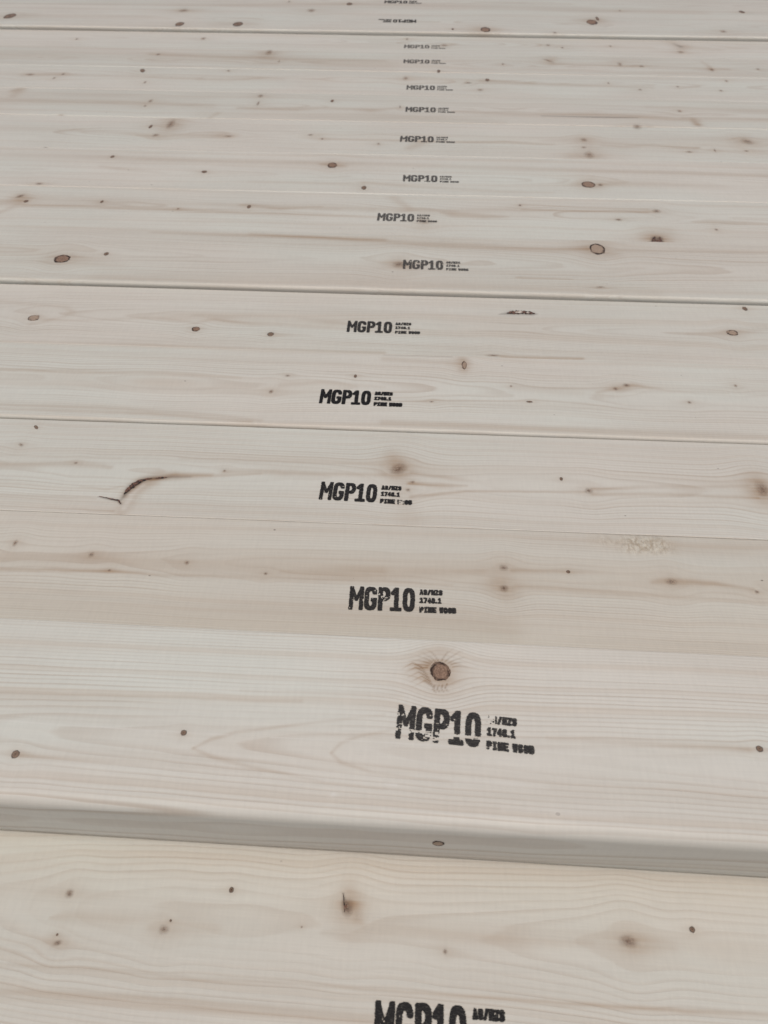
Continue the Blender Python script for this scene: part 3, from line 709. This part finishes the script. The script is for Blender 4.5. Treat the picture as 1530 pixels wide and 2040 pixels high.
def ink_mask(cell, wear, bleed, seed, fat):
    nx, ny = int(63 / cell), int(19 / cell)
    X, Y = np.meshgrid((np.arange(nx) + .5) * cell - 1.5, (np.arange(ny) + .5) * cell - 1.5)
    # each row is nudged along the grain and bleeds a little
    rng = np.random.RandomState(seed)
    jit = rng.uniform(-1, 1, ny)[:, None] * bleed * 0.55
    Xs = X + jit
    m = np.full(X.shape, 9.0)
    for (x0, y0, x1, y1, t) in SEG:
        lo, hi = min(x0, x1) - t - 1, max(x0, x1) + t + 1
        c0, c1 = max(0, int((lo + 1.5) / cell) - 2), min(nx, int((hi + 1.5) / cell) + 3)
        dx, dy = x1 - x0, y1 - y0
        l2 = dx * dx + dy * dy + 1e-9
        xs, ys = Xs[:, c0:c1], Y[:, c0:c1]
        tt = np.clip(((xs - x0) * dx + (ys - y0) * dy) / l2, 0, 1)
        # square nib: Chebyshev-like distance keeps the corners crisp
        ax, ay = np.abs(xs - x0 - tt * dx), np.abs(ys - y0 - tt * dy)
        d = (ax ** 4 + ay ** 4) ** .25 - t
        m[:, c0:c1] = np.minimum(m[:, c0:c1], d)
    rag = vnoise2(X / 0.9 + 7, Y / 0.30 + 3, seed + 1) * .5 + vnoise2(X / 2.1, Y / .55, seed + 2) * .5
    small = X > 38.5
    grow = np.where(small, fat, fat * .45)
    ink = (m < grow + bleed * .40 * rag)
    # worn spots: little blocks where the print head missed the wood
    n1 = vnoise2(X / 1.3 + 11, Y / 0.9 + 5, seed + 3)
    n2 = vnoise2(X / 5.0 + 2, Y / 3.2 + 8, seed + 4)
    n3 = vnoise2(X / .62 + 2, Y / .75 + 8, seed + 6)
    miss = (n1 * .50 + n2 * .60 + n3 * .62)
    thr = 1.30 - wear
    ink &= ~(miss > np.where(small, thr + .12, thr))
    return ink, X, Y

def stamp_mesh(cell, wear, bleed, seed, fat, gaps=()):
    ink, X, Y = ink_mask(cell, wear, bleed, seed, fat)
    for (x0, x1, y0, y1, f) in gaps:
        g = (X > x0) & (X < x1) & (Y > y0) & (Y < y1) & (vnoise2(X / 1.1, Y / .5, seed + 9) < f)
        ink &= ~g
    vs, fs = [], []
    ny, nx = ink.shape
    for r in range(ny):
        row = np.r_[False, ink[r], False].astype(np.int8)
        d = np.diff(row)
        a, e = np.nonzero(d == 1)[0], np.nonzero(d == -1)[0]
        y0, y1 = r * cell - 1.5, (r + 1) * cell - 1.5
        for p, q in zip(a, e):
            x0, x1 = p * cell - 1.5, q * cell - 1.5
            k = len(vs)
            vs += [(x0, y0, 0), (x1, y0, 0), (x1, y1, 0), (x0, y1, 0)]
            fs.append((k, k + 1, k + 2, k + 3))
    v = np.array(vs, float) / 1000
    me = bpy.data.meshes.new('grade_stamp')
    me.from_pydata(v.tolist(), [], fs)
    me.materials.append(INK)
    return me

# left px, mid row of the M, right px of the last word, extra turn (deg), ink, wear, fatness, turned round
ST = {0: (746, 2040, 1043, .3, .95, .10, .22, 0), 1: (791, 1437, 1062, -3.4, .78, .54, .14, 0), 2: (696, 1191, 908, .6, .85, .36, .14, 0),
      3: (638, 977, 822, -1.2, .92, .34, .16, 0), 4: (638, 790, 802, -.4, 1.0, .02, .26, 0), 5: (692, 650, 837, .2, .78, .36, .12, 0),
      6: (803, 527, 933, -.2, .40, .62, .12, 0), 7: (752, 432, 871, -.4, .34, .52, .10, 0), 8: (803, 355, 914, .3, .34, .50, .10, 0),
      9: (797, 277, 906, .0, .36, .58, .10, 0), 10: (808, 218, 906, .0, .30, .46, .10, 0), 11: (810, 174, 902, .0, .26, .50, .12, 0),
      12: (804, 122.5, 888, .4, .18, .54, .12, 0), 13: (805, 92.5, 887, .3, .04, .54, .12, 0), 14: (754, 42.5, 829, .6, .80, .06, .22, 1),
      15: (766, 4, 840, .4, .55, .1, .2, 0)}

def add_stamp(b):
    lx, my, rx, turn, ink, wear, fat, flip = ST[b.i]
    pl, pr = loc(b, lx, my), loc(b, rx, my)
    wid = (pr[0] - pl[0]) * 1000
    ppm = px_scale(my, b.z) / 1000
    cell = max(0.16, 0.5 / ppm)
    gaps = [(-2, 39, 3.6, 5.0, .45), (12, 20, -1, 4.5, -.1), (38, 42.5, 11, 17, .5)] if b.i == 1 else ([(51, 54.5, -1, 4.2, .35)] if b.i == 3 else ())
    me = stamp_mesh(cell, wear, .32, 900 + b.i * 10, fat, gaps)
    o = bpy.data.objects.new('grade_stamp', me)
    COL.objects.link(o)
    o.parent = b.o
    s = wid / STAMP_W
    hm = 8.1 * s / 1000
    a = R_(turn)
    bow = 0.00025 * float(vnoise1(np.array([pl[0] * 1000 / 260 + 9.12]), 7 + b.i)[0])
    z = b.top + bow + 0.00030
    if flip:
        o.rotation_euler = (0, 0, math.pi + a)
        o.location = (pr[0] - hm * math.sin(a), pr[1] + hm, z)
    else:
        o.rotation_euler = (0, 0, a)
        o.location = (pl[0] + hm * math.sin(a), pl[1] - hm * math.cos(a), z)
    o.scale = (s, s, 1)
    o['ink'] = ink
    if flip: o['label'] = 'black stamp printed upside down'

# ------------------------------------------------------------------ bark pockets: narrow pits of dark bark
def add_ribbon(b, pts, mat, name, lift=0.00008, seed=1):
    rng = random.Random(seed)
    L = []
    for (x, y, h) in pts:
        c = loc(b, x, y); s = px_scale(y, b.z)
        e = math.sin(math.atan((y - CY) / F_PX) + PITCH)
        L.append((c, h / s / e))
    vs, fs = [], []
    fine = []
    for (a, ha), (c, hc) in zip(L[:-1], L[1:]):
        n = max(2, int(np.linalg.norm(c - a) / 0.0009))
        for k in range(n):
            t = k / n
            fine.append((a + (c - a) * t, ha + (hc - ha) * t))
    fine.append(L[-1])
    for k, (p, h) in enumerate(fine):
        q = fine[min(k + 1, len(fine) - 1)][0] - fine[max(k - 1, 0)][0]
        q = q / (np.linalg.norm(q) + 1e-9)
        n = np.array([-q[1], q[0]])
        hu, hl = h * rng.uniform(.45, 1.25), h * rng.uniform(.45, 1.25)
        for f, zz in ((hu, 0), (hu * .4, rng.uniform(.4, 1)), (-hl * .4, rng.uniform(.4, 1)), (-hl, 0)):
            w_ = p + n * f
            vs.append((w_[0], w_[1], b.top + lift + zz * 0.00015))
        if k:
            o = 4 * k
            for j in range(3): fs.append((o - 4 + j, o - 3 + j, o + 1 + j, o + j))
    me = bpy.data.meshes.new(name)
    me.from_pydata(vs, [], fs)
    me.materials.append(mat)
    o = bpy.data.objects.new(name, me)
    COL.objects.link(o); o.parent = b.o
    return o

for i in range(16):
    b = boards[i]
    make_board(b)
    for kn in K[i]: add_knot(b, kn)
    add_stamp(b)

b = boards[3]
o = add_ribbon(b, [(247, 985, .8), (255, 976, 3.2), (264, 968, 4.2), (276, 960, 3.0), (290, 955, 2.2), (303, 953, .5)], BARK, 'bark_pocket', .0002, 3)
o['label'] = 'dark curved bark pocket'
add_ribbon(b, [(310, 953, .6), (320, 952, 2.0), (333, 951.5, .5)], BARK, 'bark_pocket', .0002, 4)
add_ribbon(b, [(198, 989, .4), (222, 994, 1.0), (236, 997, 1.3), (241, 1004, .6)], BARK, 'crack', .0002, 5)
b = boards[5]
add_ribbon(b, [(1010, 624, .8), (1020, 622.5, 3.2), (1036, 622, 3.4), (1052, 623, 3.2), (1066, 625, .8)], BARK, 'bark_pocket', .0002, 6)
add_ribbon(b, [(1026, 623, .8), (1031, 622.5, 2.0), (1038, 622.5, 1.8), (1041, 622.6, .4)], SPLINTER, 'splinter', .0004, 7)
add_ribbon(b, [(1048, 623.6, .4), (1051, 623.6, 1.6), (1055, 624, .4)], SPLINTER, 'splinter', .0004, 8)
b = boards[0]
add_ribbon(b, [(683, 1779, .4), (685, 1788, .9), (685, 1797, .7), (687, 1806, 1.6), (686, 1818, .4)], BARK, 'crack', .0003, 9)
add_ribbon(b, [(691, 1802, .4), (689, 1806, 1.2), (692, 1812, .4)], BARK, 'crack', .0003, 10)
b = boards[7]
for pts in ([(1299, 484, .4), (1301, 478, 1.3), (1305, 472, .6)], [(1303, 478, .8), (1310, 480, 1.6), (1316, 479, .8)], [(1314, 472, .4), (1316, 480, 1.4), (1313, 487, .5)], [(1308, 481, .6), (1307, 487, .9), (1311, 488, .4)]):
    add_ribbon(b, pts, BARK, 'crack', .0003, 11)

# knot on the front face of the raised board
b = boards[1]
def front_at(b, px, py):
    """(along, height) where a pixel meets the board's front face"""
    x = (px - CX) / F_PX; y = (py - CY) / F_PX
    d = np.array([x, math.cos(PITCH) - y * math.sin(PITCH), -math.sin(PITCH) - y * math.cos(PITCH)])
    t = (b.org @ b.N) / (d[:2] @ b.N)
    p = d * t
    return (p[:2] - b.org) @ b.U, p[2] + CAM_H - b.bot
u_, h_ = front_at(b, 873, 1680)
o = bpy.data.objects.new('knot', DISC)
COL.objects.link(o); o.parent = b.o
o.location = (u_, -0.00006, h_)
o.rotation_euler = (math.pi / 2, 0, 0)
s_ = px_scale(1680, .02)
o.scale = (15 / s_ * 1.15, 8.5 / s_ * 2.2, 0.00014)
o['rim'], o['body'], o['core'], o['soft'] = 1.0, .45, .1, .05
o['label'] = 'oval knot on the front edge'

# ------------------------------------------------------------------ ground under the stack
me = bpy.data.meshes.new('ground')
g = 60.0
me.from_pydata([(-g, -g, 0), (g, -g, 0), (g, g, 0), (-g, g, 0)], [], [(0, 1, 2, 3)])
me.materials.append(ground_material())
o = bpy.data.objects.new('ground', me)
o.location = (0, 0, -THICK - 0.002)
o['kind'] = 'structure'
COL.objects.link(o)
